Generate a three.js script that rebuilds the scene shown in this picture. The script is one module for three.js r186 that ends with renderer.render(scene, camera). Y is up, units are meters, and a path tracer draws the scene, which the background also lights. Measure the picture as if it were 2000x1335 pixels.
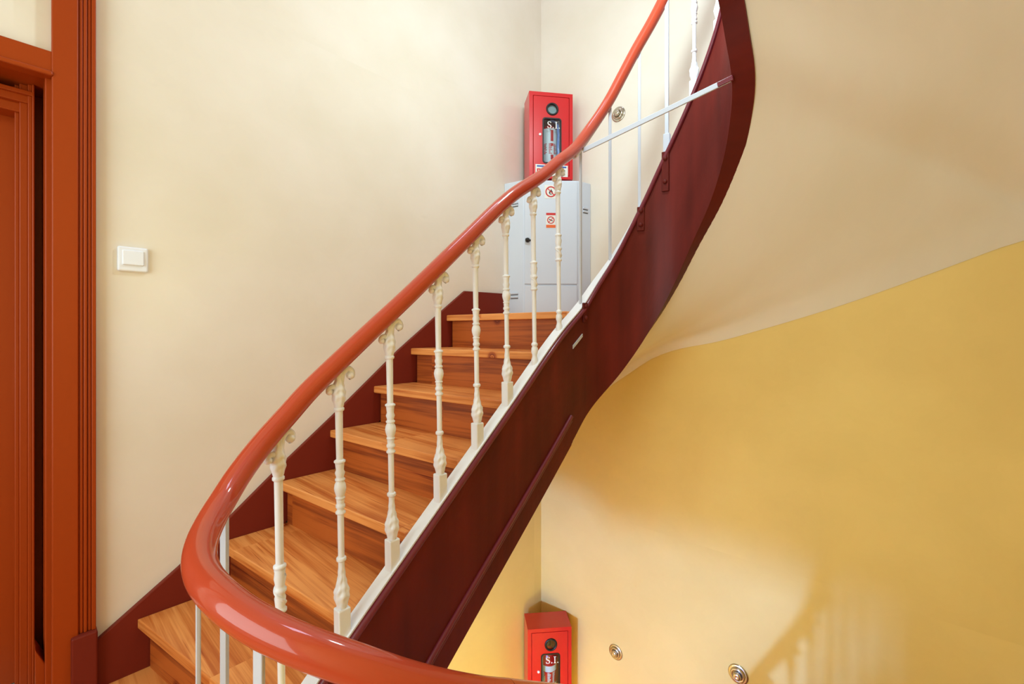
import * as THREE from 'three';
import { RoundedBoxGeometry } from 'three/addons/geometries/RoundedBoxGeometry.js';
import { mergeGeometries, toCreasedNormals } from 'three/addons/utils/BufferGeometryUtils.js';
import { RectAreaLightUniformsLib } from 'three/addons/lights/RectAreaLightUniformsLib.js';
import { ImprovedNoise } from 'three/addons/math/ImprovedNoise.js';
import { FontLoader } from 'three/addons/loaders/FontLoader.js';
import { TextGeometry } from 'three/addons/geometries/TextGeometry.js';

// World: x = distance from the left wall, y = height above this landing, z = -(distance along the left wall).
// ------------------------------------------------------------------ camera, lights, exposure
const scene = new THREE.Scene();
scene.background = new THREE.Color(0x000000);
const camera = new THREE.PerspectiveCamera(73.84, 2000 / 1335, 0.05, 50);
const TH = 0.73965;
camera.position.set(1.9695, 1.1359, 0);
camera.lookAt(1.9695 - Math.sin(TH), 1.1359, -Math.cos(TH));
camera.setViewOffset(2000, 1335, 0, 20.7, 2000, 1335);      // lens shift: verticals stay vertical
camera.updateProjectionMatrix();

const renderer = new THREE.WebGLRenderer({ antialias: true });
renderer.toneMapping = THREE.LinearToneMapping;
renderer.toneMappingExposure = 0.83;
renderer.shadowMap.enabled = true;
RectAreaLightUniformsLib.init();

const FLOOR_H = 3.675, T = 2.4576, WID = 2.28, RISE = 0.175, CEIL = 5.7;
const lc = (r, g, b) => new THREE.Color().setRGB(r, g, b);
const SKY = { s0: 0.45, s1: 1.05, t0: 0.5, t1: 1.5, col: lc(0.727, 0.739, 1.0), power: 16.50 };            // skylight in the roof
const PENDANT = { s: 1.12, y: 2.75, t: 1.38, r: 0.05, col: lc(0.75, 0.972, 1.0), power: 3.60 };          // bulb in the well
const HALL = { s: 1.05, y: -0.46, t: -0.9, r: 0.045, col: lc(0.144, 0.333, 1.0), power: 36.00 };             // globe under this landing
const FILL_LOW = { s: 2.02, y: -1.2, t: 0.4, r: 0.08, col: lc(0.977, 1.0, 0.116), power: 8.60 };               // added warm fill lamp by the lower flight, lifts soffit and lower walls
const FILL_WIN = { s0: 0.4, s1: 2.05, y0: 0.6, y1: 2.5, col: lc(0.821, 1.0, 0.989), power: 4.75 };               // unseen window added behind the camera as fill for the left wall
{
  const fillWin = new THREE.RectAreaLight(FILL_WIN.col, FILL_WIN.power, FILL_WIN.s1 - FILL_WIN.s0, FILL_WIN.y1 - FILL_WIN.y0);
  fillWin.position.set((FILL_WIN.s0 + FILL_WIN.s1) / 2, (FILL_WIN.y0 + FILL_WIN.y1) / 2, 1.45 - 0.012);
  scene.add(fillWin);
  const sky = new THREE.RectAreaLight(SKY.col, SKY.power, SKY.s1 - SKY.s0, SKY.t1 - SKY.t0);
  sky.position.set((SKY.s0 + SKY.s1) / 2, CEIL - 0.012, -(SKY.t0 + SKY.t1) / 2);
  sky.rotation.x = -Math.PI / 2;
  scene.add(sky);
}

// ------------------------------------------------------------------ helpers
const P = (s, y, t) => new THREE.Vector3(s, y, -t);
let seed = 7;
const rnd = () => { seed = (seed * 1664525 + 1013904223) >>> 0; return seed / 4294967296; };
const noise = new ImprovedNoise();
const used = {};
function numbered(n) { if (!(n in used)) { used[n] = 0; return n; } used[n]++; return `${n}_${String(used[n]).padStart(3, '0')}`; }
function shade(m) { m.castShadow = true; m.receiveShadow = true; return m; }
function mesh(name, geo, mat, parent = scene) {
  const m = shade(new THREE.Mesh(Array.isArray(geo) ? merge(geo) : geo, mat));
  m.name = parent === scene ? numbered(name) : name;
  parent.add(m); return m;
}
function group(name, parent = scene) { const g = new THREE.Group(); g.name = parent === scene ? numbered(name) : name; parent.add(g); return g; }
function tag(o, label, category, grp) { o.userData.label = label; o.userData.category = category; if (grp) o.userData.group = grp; return o; }
function struct(o, label) { o.userData.kind = 'structure'; if (label) o.userData.label = label; return o; }
function merge(list) {
  const l = list.map(g => { let h = g.index ? g.toNonIndexed() : g; for (const k of Object.keys(h.attributes)) if (!['position', 'normal', 'uv'].includes(k)) h.deleteAttribute(k); return h; });
  return mergeGeometries(l);
}
function box(s0, s1, y0, y1, t0, t1, r = 0) {           // axis-aligned box in (s, y, t)
  const w = s1 - s0, h = y1 - y0, d = t1 - t0;
  const g = r > 0 ? new RoundedBoxGeometry(w, h, d, 2, Math.min(r, w / 2.01, h / 2.01, d / 2.01)) : new THREE.BoxGeometry(w, h, d);
  g.translate((s0 + s1) / 2, (y0 + y1) / 2, -(t0 + t1) / 2); boxUV(g); return g;
}
function boxUV(g) {                                       // uv in metres by dominant normal
  const p = g.attributes.position, n = g.attributes.normal, uv = new Float32Array(p.count * 2);
  for (let i = 0; i < p.count; i++) {
    const ax = Math.abs(n.getX(i)), ay = Math.abs(n.getY(i)), az = Math.abs(n.getZ(i));
    const x = p.getX(i), y = p.getY(i), z = p.getZ(i);
    const [u, v] = ax >= ay && ax >= az ? [z, y] : ay >= az ? [x, z] : [x, y];
    uv[2 * i] = u; uv[2 * i + 1] = v;
  }
  g.setAttribute('uv', new THREE.BufferAttribute(uv, 2)); return g;
}
function plan(pts, y0, y1, bevel = 0) {                   // polygon of [s, t] extruded upward
  const sh = new THREE.Shape(pts.map(([s, t]) => new THREE.Vector2(s, t)));
  const g = new THREE.ExtrudeGeometry(sh, { depth: y1 - y0 - 2 * bevel, bevelEnabled: bevel > 0, bevelThickness: bevel, bevelSize: bevel, bevelOffset: -bevel, bevelSegments: 3 });
  g.rotateX(-Math.PI / 2); g.translate(0, y0 + bevel, 0); return g;
}
function elev(pts, s0, s1, bevel = 0, holes = []) {       // polygon of [t, y] extruded along s (lies on the left wall)
  const sh = new THREE.Shape(pts.map(([t, y]) => new THREE.Vector2(t, y)));
  for (const h of holes) sh.holes.push(new THREE.Path(h.map(([t, y]) => new THREE.Vector2(t, y))));
  const g = new THREE.ExtrudeGeometry(sh, { depth: s1 - s0 - 2 * bevel, bevelEnabled: bevel > 0, bevelThickness: bevel, bevelSize: bevel, bevelOffset: -bevel, bevelSegments: 2 });
  g.rotateY(Math.PI / 2);                                  // x=t -> -z, z=depth -> x
  g.translate(s0 + bevel, 0, 0); return g;
}
function lathe(prof, seg = 20) { return new THREE.LatheGeometry(prof.map(([r, y]) => new THREE.Vector2(r, y)), seg); }
function pchip(xs, ys) {
  const n = xs.length, h = [], d = [], m = new Array(n).fill(0);
  for (let i = 0; i < n - 1; i++) { h.push(xs[i + 1] - xs[i]); d.push((ys[i + 1] - ys[i]) / h[i]); }
  m[0] = d[0]; m[n - 1] = d[n - 2];
  for (let i = 1; i < n - 1; i++) if (d[i - 1] * d[i] > 0) { const w1 = 2 * h[i] + h[i - 1], w2 = h[i] + 2 * h[i - 1]; m[i] = (w1 + w2) / (w1 / d[i - 1] + w2 / d[i]); }
  return x => {
    if (x <= xs[0]) return ys[0] + (x - xs[0]) * m[0];
    if (x >= xs[n - 1]) return ys[n - 1] + (x - xs[n - 1]) * m[n - 1];
    let i = 0; while (x > xs[i + 1]) i++;
    const t = (x - xs[i]) / h[i], t2 = t * t, t3 = t2 * t;
    return ys[i] * (2 * t3 - 3 * t2 + 1) + h[i] * m[i] * (t3 - 2 * t2 + t) + ys[i + 1] * (-2 * t3 + 3 * t2) + h[i] * m[i + 1] * (t3 - t2);
  };
}

// ------------------------------------------------------------------ textures and materials
function dataTex(w, h, fn, srgb = true) {
  const a = new Uint8Array(w * h * 4);
  for (let j = 0; j < h; j++) for (let i = 0; i < w; i++) { const c = fn(i / w, j / h); const k = 4 * (j * w + i); a[k] = c[0]; a[k + 1] = c[1]; a[k + 2] = c[2]; a[k + 3] = 255; }
  const t = new THREE.DataTexture(a, w, h); t.wrapS = t.wrapT = THREE.RepeatWrapping; t.magFilter = THREE.LinearFilter; t.minFilter = THREE.LinearMipmapLinearFilter; t.generateMipmaps = true;
  if (srgb) t.colorSpace = THREE.SRGBColorSpace; t.needsUpdate = true; return t;
}
const cl = v => Math.max(0, Math.min(255, v));
const fb = (x, y, z, o = 4) => { let s = 0, a = 0.5; for (let i = 0; i < o; i++) { s += a * noise.noise(x, y, z); x *= 2.03; y *= 2.03; a *= 0.5; } return s; };
function woodTex(base, dark, sd, knots) {                   // grain runs along u
  const ks = []; let r = sd * 97 + 13 | 0; const q = () => { r = (r * 1664525 + 1013904223) >>> 0; return r / 4294967296; };
  for (let i = 0; i < knots; i++) ks.push([0.08 + 0.84 * q(), 0.1 + 0.8 * q(), 0.011 + 0.009 * q()]);
  return dataTex(900, 500, (u, v) => {
    let vv = v + 0.02 * fb(u * 1.6, v * 1.5, sd + 2, 2), kd = 0;
    for (const [ku, kv, kr] of ks) {                        // grain bends round each knot
      const dx = (u - ku) * 0.5, dy = v - kv, d2 = dx * dx * 0.35 + dy * dy;
      vv -= Math.sign(dy) * kr * 1.3 * Math.exp(-d2 / (kr * kr * 16));
      const e = Math.hypot((u - ku) * 1.0, (v - kv) * 0.6);
      if (e < kr) kd = Math.max(kd, 0.55 + 0.35 * Math.cos(e / kr * 9)); else kd = Math.max(kd, 0.8 * Math.exp(-(e - kr) * 190));
    }
    const wide = fb(u * 0.9, vv * 13, sd + 1, 3), mid = fb(u * 1.6, vv * 42, sd + 3, 3), fine = fb(u * 7, vv * 150, sd + 5, 2);
    const vein = Math.pow(1 - Math.min(1, Math.abs(fb(u * 0.8, vv * 9, sd + 12, 2)) * 7), 3);
    const crack = Math.max(0, fb(u * 3.0, vv * 70, sd + 9, 2) - 0.3) * 2.4, blot = fb(u * 2.2, v * 2, sd + 30, 4);
    const k = Math.min(1, Math.max(0, 0.24 + wide * 1.2 + mid * 1.05 + fine * 0.55 + blot * 0.8 + vein * 0.3));
    const m = 1 - Math.min(0.8, crack + kd * 0.7);
    const c = [0, 1, 2].map(i => base[i] + (dark[i] - base[i]) * k);
    return [cl(c[0] * (0.35 + 0.65 * m)), cl(c[1] * m * (0.75 + 0.25 * m)), cl(c[2] * m * m)];
  });
}
const plasterBump = dataTex(512, 512, (u, v) => {
  const n = 128 + 90 * fb(u * 6, v * 6, 1.5, 5) + 25 * noise.noise(u * 90, v * 90, 3); return [cl(n), cl(n), cl(n)];
}, false);
plasterBump.repeat.set(0.7, 0.7);
function plasterMap(c, sd) {
  const t = dataTex(512, 512, (u, v) => {
    const n = fb(u * 5, v * 5, sd, 5), m = Math.max(0, fb(u * 9, v * 26, sd + 4, 3) - 0.42) * 1.1, q = 1 + n * 0.05 - m * 0.18;
    return [cl(c[0] * q), cl(c[1] * q * (1 + n * 0.012)), cl(c[2] * (q + n * 0.05))];
  }); t.repeat.set(0.42, 0.42); return t;
}
const std = (o) => new THREE.MeshStandardMaterial(o);
const phy = (o) => new THREE.MeshPhysicalMaterial(o);
const brushMap = dataTex(512, 256, (u, v) => { const a = fb(u * 34, v * 1.6, 4.2, 4), b = fb(u * 6, v * 3, 9.1, 3), w = Math.max(0, fb(u * 60, v * 22, 2.2, 2) - 0.4); const q = 1 + a * 0.2 + b * 0.26 + w * 0.6; return [cl(97 * q), cl(31 * q * (1 + w)), cl(26 * q * (1 + w))]; });
brushMap.repeat.set(0.6, 0.9);
const M = {
  wall: std({ map: plasterMap([234, 224, 210], 3), bumpMap: plasterBump, bumpScale: 0.0012, roughness: 0.62 }),
  wallWarmLit: std({ map: plasterMap([237, 205, 122], 5), bumpMap: plasterBump, bumpScale: 0.0012, roughness: 0.62 }),  // cream plaster with the warm lamplight below the soffit put into its colour
  soffit: std({ map: plasterMap([232, 222, 205], 8), bumpMap: plasterBump, bumpScale: 0.0012, roughness: 0.7 }),
  maroon: phy({ map: brushMap, roughness: 0.46, specularIntensity: 0.25, clearcoat: 0.06, clearcoatRoughness: 0.2, bumpMap: plasterBump, bumpScale: 0.002 }),
  skirt: phy({ color: 0x76281b, roughness: 0.45, specularIntensity: 0.3, bumpMap: plasterBump, bumpScale: 0.002 }),
  bead: phy({ color: 0x6e2030, roughness: 0.4, specularIntensity: 0.5, clearcoat: 0.5, clearcoatRoughness: 0.15 }),  // maroon pushed towards purple to imitate a bluish reflection on the bead
  rail: phy({ color: 0xb84326, roughness: 0.4, specularIntensity: 0.4, clearcoat: 0.75, clearcoatRoughness: 0.07, bumpMap: plasterBump, bumpScale: 0.0008 }),
  door: phy({ color: 0xa03c08, roughness: 0.42, specularIntensity: 0.5, clearcoat: 0.1, clearcoatRoughness: 0.3, bumpMap: plasterBump, bumpScale: 0.0012 }),
  white: phy({ color: 0xf0f1f8, roughness: 0.36, clearcoat: 0.3, clearcoatRoughness: 0.25 }),
  iron: std({ color: 0xc6cad8, roughness: 0.45 }),
  grey: std({ color: 0xd2dae8, roughness: 0.42 }),
  greyDark: std({ color: 0x55585a, roughness: 0.7 }),
  red: phy({ color: 0xd01318, roughness: 0.32, clearcoat: 0.4, clearcoatRoughness: 0.2 }),
  redDark: std({ color: 0x8a0c10, roughness: 0.5 }),
  black: std({ color: 0x0b0b0c, roughness: 0.45 }),
  plastic: phy({ color: 0xedf0fc, roughness: 0.35 }),
  chrome: std({ color: 0xc9c2b4, roughness: 0.2, metalness: 1 }),
  glass: phy({ color: 0xf4fbff, transmission: 1, thickness: 0, roughness: 0.03, ior: 1.5 }),
  labelWhite: std({ color: 0xe8e6e2, roughness: 0.5 }),
  hose: std({ color: 0x7f93cc, roughness: 0.35 }),
  paperRed: std({ color: 0xcf2420, roughness: 0.5 }), paperBlue: std({ color: 0x1f57b0, roughness: 0.5 }),
  paperGreen: std({ color: 0x0b7a4a, roughness: 0.5 }), paperOrange: std({ color: 0xe8682e, roughness: 0.5 }),
  portholeSheen: std({ color: 0x9fb0aa, roughness: 0.4 }),  // grey-green that paints in the reflection of the upper porthole
  floorWood: null,
};
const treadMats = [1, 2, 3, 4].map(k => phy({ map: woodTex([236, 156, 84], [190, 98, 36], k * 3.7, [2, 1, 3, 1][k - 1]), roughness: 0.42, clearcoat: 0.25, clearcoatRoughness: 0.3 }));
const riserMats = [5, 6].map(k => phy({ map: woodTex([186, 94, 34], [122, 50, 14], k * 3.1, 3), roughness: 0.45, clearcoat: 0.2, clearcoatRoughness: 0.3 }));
for (const m of [...treadMats, ...riserMats]) { m.map.repeat.set(1 / 1.0, 1 / 0.55); }
M.floorWood = treadMats[0];

// ------------------------------------------------------------------ the well: plan path and heights
const RC = 0.325, SC = 1.15, TN = 0.525, TF = 1.7, LS = TF - TN, LA = Math.PI * RC;
// path length u: 0 right end of the near turn, LA left end, LA+LS start of the far turn, ... up to the next floor
const U0 = LA, U1 = LA + LS, U2 = 2 * LA + LS, U3 = 2 * LA + 2 * LS;
function pathAt(u) {                                        // -> plan point, unit normal towards the well, unit tangent
  if (u < U0) { const a = (1 - u / LA) * Math.PI; return { s: SC - RC * Math.cos(a), t: TN - RC * Math.sin(a), ns: Math.cos(a), nt: Math.sin(a), ts: -Math.sin(a), tt: Math.cos(a) }; }
  if (u < U1) return { s: SC - RC, t: TN + u - U0, ns: 1, nt: 0, ts: 0, tt: 1 };
  if (u < U2) { const a = (u - U1) / RC; return { s: SC - RC * Math.cos(a), t: TF + RC * Math.sin(a), ns: Math.cos(a), nt: -Math.sin(a), ts: Math.sin(a), tt: Math.cos(a) }; }
  return { s: SC + RC, t: TF - (u - U2), ns: -1, nt: 0, ts: 0, tt: -1 };
}
const nearU = deg => LA * (1 - deg / 180), leftU = t => U0 + t - TN, farU = deg => U1 + LA * deg / 180, rightU = t => U2 + TF - t;
const pairs = (l) => pchip(l.map(p => p[0]), l.map(p => p[1]));
const railTab = [[nearU(180), 0.556], [nearU(165), 0.606], [nearU(151), 0.65], [nearU(139), 0.684], [nearU(127), 0.709], [nearU(113), 0.731], [nearU(99), 0.747], [nearU(80), 0.758], [nearU(64), 0.772], [nearU(50), 0.797], [nearU(38), 0.837], [nearU(24), 0.893], [nearU(14), 0.938], [nearU(5), 0.985],
  [leftU(0.633), 1.104], [leftU(0.8), 1.246], [leftU(1.0), 1.423], [leftU(1.254), 1.642], [leftU(1.438), 1.765], [leftU(1.541), 1.846], [leftU(1.673), 1.946], [farU(17), 2.087], [farU(32), 2.212], [farU(43), 2.328], [farU(55), 2.456], [farU(68), 2.579], [farU(76), 2.658], [farU(90), 2.815], [farU(101), 2.945], [farU(120), 3.14], [farU(150), 3.37], [farU(180), 3.525], [rightU(1.4), 3.68], [rightU(1.0), 3.9], [rightU(0.8), 4.052], [rightU(TN), 3.675 + 0.556]];
const capTab = [[nearU(180), -0.16], [nearU(150), -0.09], [nearU(127), -0.03], [nearU(99), 0.005], [nearU(64), 0.03], [nearU(50), 0.055], [nearU(38), 0.09], [nearU(24), 0.15], [nearU(10), 0.225], [leftU(0.589), 0.33], [leftU(0.92), 0.611], [leftU(1.235), 0.878], [leftU(1.552), 1.147], [leftU(1.66), 1.222], [farU(3), 1.265], [farU(18), 1.36], [farU(35), 1.487], [farU(58), 1.719], [farU(78), 1.94], [farU(101), 2.165], [farU(118), 2.31], [farU(141), 2.48], [farU(160), 2.62], [farU(180), 2.74], [rightU(1.4), 2.93], [rightU(1.0), 3.165], [rightU(0.8), 3.3], [rightU(TN), 3.515]];
const botTab = [[nearU(180), -0.62], [nearU(150), -0.42], [nearU(127), -0.32], [nearU(80), -0.3], [nearU(38), -0.295], [nearU(5), -0.27], [leftU(0.55), -0.24], [leftU(0.924), 0.076], [leftU(1.63), 0.68], [farU(0), 0.745], [farU(9), 0.785], [farU(36), 0.915], [farU(54), 1.04], [farU(72), 1.2], [farU(85), 1.335], [farU(103), 1.53], [farU(121), 1.685], [farU(139), 1.84], [farU(154), 1.965], [farU(180), 2.11], [rightU(1.6), 2.24], [rightU(1.4), 2.38], [rightU(1.0), 2.62], [rightU(TN), 2.95]];
const railY = pairs(railTab), capY = pairs(capTab), botY = pairs(botTab);
const onPath = (u, o, y) => { const p = pathAt(u); return P(p.s + p.ns * o, y, p.t + p.nt * o); };

function sweep(u0, u1, n, prof, crease = 0.6) {             // prof(u) -> closed ring of [offset, height]
  const pos = [], uv = [], idx = []; const m = prof(u0).length;
  for (let i = 0; i <= n; i++) { const u = u0 + (u1 - u0) * i / n; const r = prof(u); let acc = 0;
    for (let j = 0; j <= m; j++) { const [o, y] = r[j % m]; const v = onPath(u, o, y); pos.push(v.x, v.y, v.z); if (j > 0) acc += Math.hypot(o - r[j - 1][0], y - r[j - 1][1]); uv.push(u, acc); } }
  for (let i = 0; i < n; i++) for (let j = 0; j < m; j++) { const a = i * (m + 1) + j, b = a + m + 1; idx.push(a, b, a + 1, b, b + 1, a + 1); }
  const c0 = 0, c1 = n * (m + 1);
  for (let j = 1; j < m - 1; j++) { idx.push(c0, c0 + j, c0 + j + 1); idx.push(c1, c1 + j + 1, c1 + j); }
  const g = new THREE.BufferGeometry(); g.setAttribute('position', new THREE.Float32BufferAttribute(pos, 3)); g.setAttribute('uv', new THREE.Float32BufferAttribute(uv, 2)); g.setIndex(idx);
  return toCreasedNormals(g, crease);
}
function tubePath(u0, u1, n, off, yf, r, seg = 14) {
  const pts = []; for (let i = 0; i <= n; i++) { const u = u0 + (u1 - u0) * i / n; pts.push(onPath(u, off, yf(u))); }
  const c = new THREE.CatmullRomCurve3(pts, false, 'centripetal'); return new THREE.TubeGeometry(c, n * 2, r, seg, false);
}

// ------------------------------------------------------------------ the setting
const wallTop = CEIL + 0.2, wallBot = -FLOOR_H - 0.2, TB = -1.45;
const underL = [[0.36, -0.12], [0.44, -0.12], [0.95, 0.2], [1.6, 0.64], [2.2, 0.72], [T + 0.2, 0.72]];            // hidden seam inside the flight
const underB = [[0, 0.72], [0.3, 0.75], [0.62, 0.93], [0.82, 1.07], [0.95, 1.11], [1.164, 1.16], [1.4, 1.23], [1.7, 1.33], [1.95, 1.43], [2.15, 1.52], [WID, 1.58]];
const underR = [[T, 1.58], [2.2, 1.74], [1.8, 2.01], [1.2, 2.48], [0.6, 2.98], [0.2, 3.5], [TB - 0.2, 3.5]];
struct(mesh('wall_left', elev([[TB - 0.2, -0.12], ...underL, [T + 0.2, wallTop], [TB - 0.2, wallTop]], -0.32, 0, 0, [[[-0.83, 0], [-0.83, 1.935], [0.088, 1.935], [0.088, 0]]]), M.wall), 'smooth cream plaster wall rising beside the stair flight');
struct(mesh('wall_left_lower', elev([[TB - 0.2, -0.12], [TB - 0.2, wallBot], [T + 0.2, wallBot], ...underL.slice().reverse()], -0.22, 0), M.wallWarmLit), 'plaster wall below the stair flight, tinted yellow for warm lamplight');
const backSlab = (pts, m, n) => mesh(n, boxUV(new THREE.ExtrudeGeometry(new THREE.Shape(pts.map(p => new THREE.Vector2(...p))), { depth: 0.2, bevelEnabled: false }).translate(0, 0, -T - 0.2)), m);
struct(backSlab([...underB, [WID, wallTop], [0, wallTop]], M.wall, 'wall_back'), 'cream plaster wall behind the stair turn');
struct(backSlab([[0, wallBot], [WID, wallBot], ...underB.slice().reverse()], M.wallWarmLit, 'wall_back_lower'), 'plaster wall under the curved soffit, warm light tinted into its yellow');
struct(mesh('wall_right', elev([...underR, [TB - 0.2, wallTop], [T + 0.2, wallTop], [T + 0.2, 1.58]], WID, WID + 0.2), M.wall));
struct(mesh('wall_right_lower', elev([[TB - 0.2, wallBot], [T + 0.2, wallBot], [T + 0.2, 1.58], ...underR], WID, WID + 0.2), M.wallWarmLit));
{
  const sh = new THREE.Shape([[0, wallBot], [WID, wallBot], [WID, wallTop], [0, wallTop]].map(p => new THREE.Vector2(...p)));
  sh.holes.push(new THREE.Path([[FILL_WIN.s0, FILL_WIN.y0], [FILL_WIN.s0, FILL_WIN.y1], [FILL_WIN.s1, FILL_WIN.y1], [FILL_WIN.s1, FILL_WIN.y0]].map(p => new THREE.Vector2(...p))));
  struct(mesh('wall_front', boxUV(new THREE.ExtrudeGeometry(sh, { depth: 0.2, bevelEnabled: false }).translate(0, 0, -TB)), M.wall));
  const w = struct(group('added_window_2'));  // added surround and pane for the unseen fill light
  mesh('window_pane', box(FILL_WIN.s0, FILL_WIN.s1, FILL_WIN.y0, FILL_WIN.y1, TB - 0.02, TB), std({ color: 0x222222, emissive: FILL_WIN.col, emissiveIntensity: 1 }), w);
  mesh('window_frame', [box(FILL_WIN.s0 - 0.05, FILL_WIN.s1 + 0.05, FILL_WIN.y0 - 0.05, FILL_WIN.y0, TB, TB + 0.03), box(FILL_WIN.s0 - 0.05, FILL_WIN.s1 + 0.05, FILL_WIN.y1, FILL_WIN.y1 + 0.05, TB, TB + 0.03), box(FILL_WIN.s0 - 0.05, FILL_WIN.s0, FILL_WIN.y0, FILL_WIN.y1, TB, TB + 0.03), box(FILL_WIN.s1, FILL_WIN.s1 + 0.05, FILL_WIN.y0, FILL_WIN.y1, TB, TB + 0.03)], M.white, w);
}
function landingShape(y) {
  const pts = [[0, TB], [WID, TB], [WID, 0.22]];
  for (let a = 140; a >= 0; a -= 10) pts.push([SC - (RC + 0.026) * Math.cos(a * Math.PI / 180), TN - (RC + 0.026) * Math.sin(a * Math.PI / 180)]);
  pts.push([0.799, 0.46], [0, 0.335]);
  return plan(pts, y - 0.2, y);
}
struct(mesh('floor', landingShape(0), M.floorWood), 'landing floor at the foot of the stairs');
struct(mesh('floor', landingShape(FLOOR_H), M.soffit));
struct(mesh('floor', box(0, WID, -FLOOR_H - 0.2, -FLOOR_H, TB, T), M.floorWood));
{ // roof ceiling with a skylight opening
  const sh = new THREE.Shape([[0, TB], [WID, TB], [WID, T], [0, T]].map(p => new THREE.Vector2(...p)));
  sh.holes.push(new THREE.Path([[SKY.s0, SKY.t0], [SKY.s0, SKY.t1], [SKY.s1, SKY.t1], [SKY.s1, SKY.t0]].map(p => new THREE.Vector2(...p))));
  const g = new THREE.ExtrudeGeometry(sh, { depth: 0.2, bevelEnabled: false }); g.rotateX(-Math.PI / 2); g.translate(0, CEIL, 0);
  struct(mesh('ceiling', g, M.soffit));
  const w = struct(group('window_1'));
  mesh('window_pane', box(SKY.s0, SKY.s1, CEIL + 0.0, CEIL + 0.02, SKY.t0, SKY.t1), std({ color: 0x222222, emissive: SKY.col, emissiveIntensity: 1 }), w);
  const fr = [];
  for (const s of [SKY.s0 - 0.03, SKY.s1 - 0.01]) fr.push(box(s, s + 0.04, CEIL - 0.02, CEIL, SKY.t0 - 0.03, SKY.t1 + 0.03));
  for (const t of [SKY.t0 - 0.03, SKY.t1 - 0.01]) fr.push(box(SKY.s0, SKY.s1, CEIL - 0.02, CEIL, t, t + 0.04));
  mesh('window_frame', fr, M.white, w);
}
{ // skirting board that follows the steps on the left wall
  const top = [[0.178, 0.152], [0.394, 0.303], [0.554, 0.432], [0.763, 0.607], [0.98, 0.778], [1.30, 1.043], [1.603, 1.267], [1.741, 1.367], [2.085, 1.372]];
  const pts = [[0.178, -0.02], [0.3, -0.02], [1.62, 1.05], [2.085, 1.05], ...top.slice().reverse()];
  const b = struct(group('baseboard_left'), 'dark maroon skirting board climbing the wall beside the steps');
  mesh('board', elev(pts, 0, 0.02, 0.003), M.skirt, b);
  mesh('end_block', box(0, 0.046, -0.0, 0.197, 0.118, 0.179, 0.006), M.skirt, b);
}
{ // door in the left wall beside the camera
  const d = struct(group('door_1'), 'orange-brown painted door and casing at the edge of the landing');
  mesh('casing', box(0, 0.03, 0, 2.95, 0.077, 0.136, 0.004), M.door, d);
  mesh('moulding', box(0, 0.0225, 0.197, 2.95, 0.135, 0.1755, 0.003), M.door, d);
  for (const [t0, t1, s] of [[0.1385, 0.146, 0.026], [0.1475, 0.1555, 0.029], [0.157, 0.165, 0.026], [0.1655, 0.176, 0.031]]) mesh('moulding', box(0.01, s, 0.197, 2.95, t0, t1, 0.0025), M.door, d);
  mesh('casing', box(0, 0.027, 0, 2.95, -0.90, -0.80, 0.004), M.door, d);
  mesh('lintel', box(0, 0.026, 1.913, 1.977, -0.81, 0.08, 0.003), M.door, d);
  mesh('lintel_bead', box(-0.01, 0.036, 1.900, 1.916, -0.81, 0.081, 0.006), M.door, d);
  const jamb = [[0.06, 0.09, -0.3, 0.004], [0.04, 0.0625, -0.32, -0.2], [0.035, 0.041, -0.32, -0.1], [0.026, 0.036, -0.32, -0.108], [0.008, 0.027, -0.32, -0.12], [-0.002, 0.009, -0.32, -0.14]];
  for (const [t0, t1, s0, s1] of jamb) mesh('jamb', box(s0, s1, 0.0, 1.91, t0 + 0.004, t1 + 0.004, 0.003), M.door, d);
  for (const [y0, y1, s1] of [[1.91, 1.94, 0.002], [1.884, 1.912, -0.2], [1.872, 1.886, -0.1], [1.85, 1.874, -0.112], [1.822, 1.852, -0.13]]) mesh('head', box(-0.3, s1, y0, y1, -0.82, y0 > 1.9 ? 0.08 : 0.044, 0.003), M.door, d);
  for (const [t0, t1, s1] of [[-0.84, -0.8, 0.004], [-0.801, -0.785, -0.15], [-0.786, -0.755, -0.2]]) mesh('jamb', box(-0.3, s1, 0, 1.905, t0, t1, 0.003), M.door, d);
  const leaf = group('leaf', d);
  mesh('panel', box(-0.285, -0.2, 0.006, 1.826, -0.757, 0.006, 0.003), M.door, leaf);
  for (const [y0, y1] of [[0.15, 0.8], [0.95, 1.7]]) mesh('raised_panel', box(-0.203, -0.19, y0, y1, -0.64, -0.11, 0.008), M.door, leaf);
  mesh('handle', lathe([[0, 0], [0.022, 0], [0.022, 0.006], [0.009, 0.01], [0.009, 0.035], [0.024, 0.045], [0.026, 0.06], [0.016, 0.07], [0, 0.071]], 20).rotateZ(-Math.PI / 2).translate(-0.2, 0.95, 0.69), M.chrome, leaf);
  mesh('plinth', elev([[0.044, 0], [0.066, 0], [0.066, 0.12], [0.044, 0.175]], -0.1, -0.02, 0.003), M.door, d);
}

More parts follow.
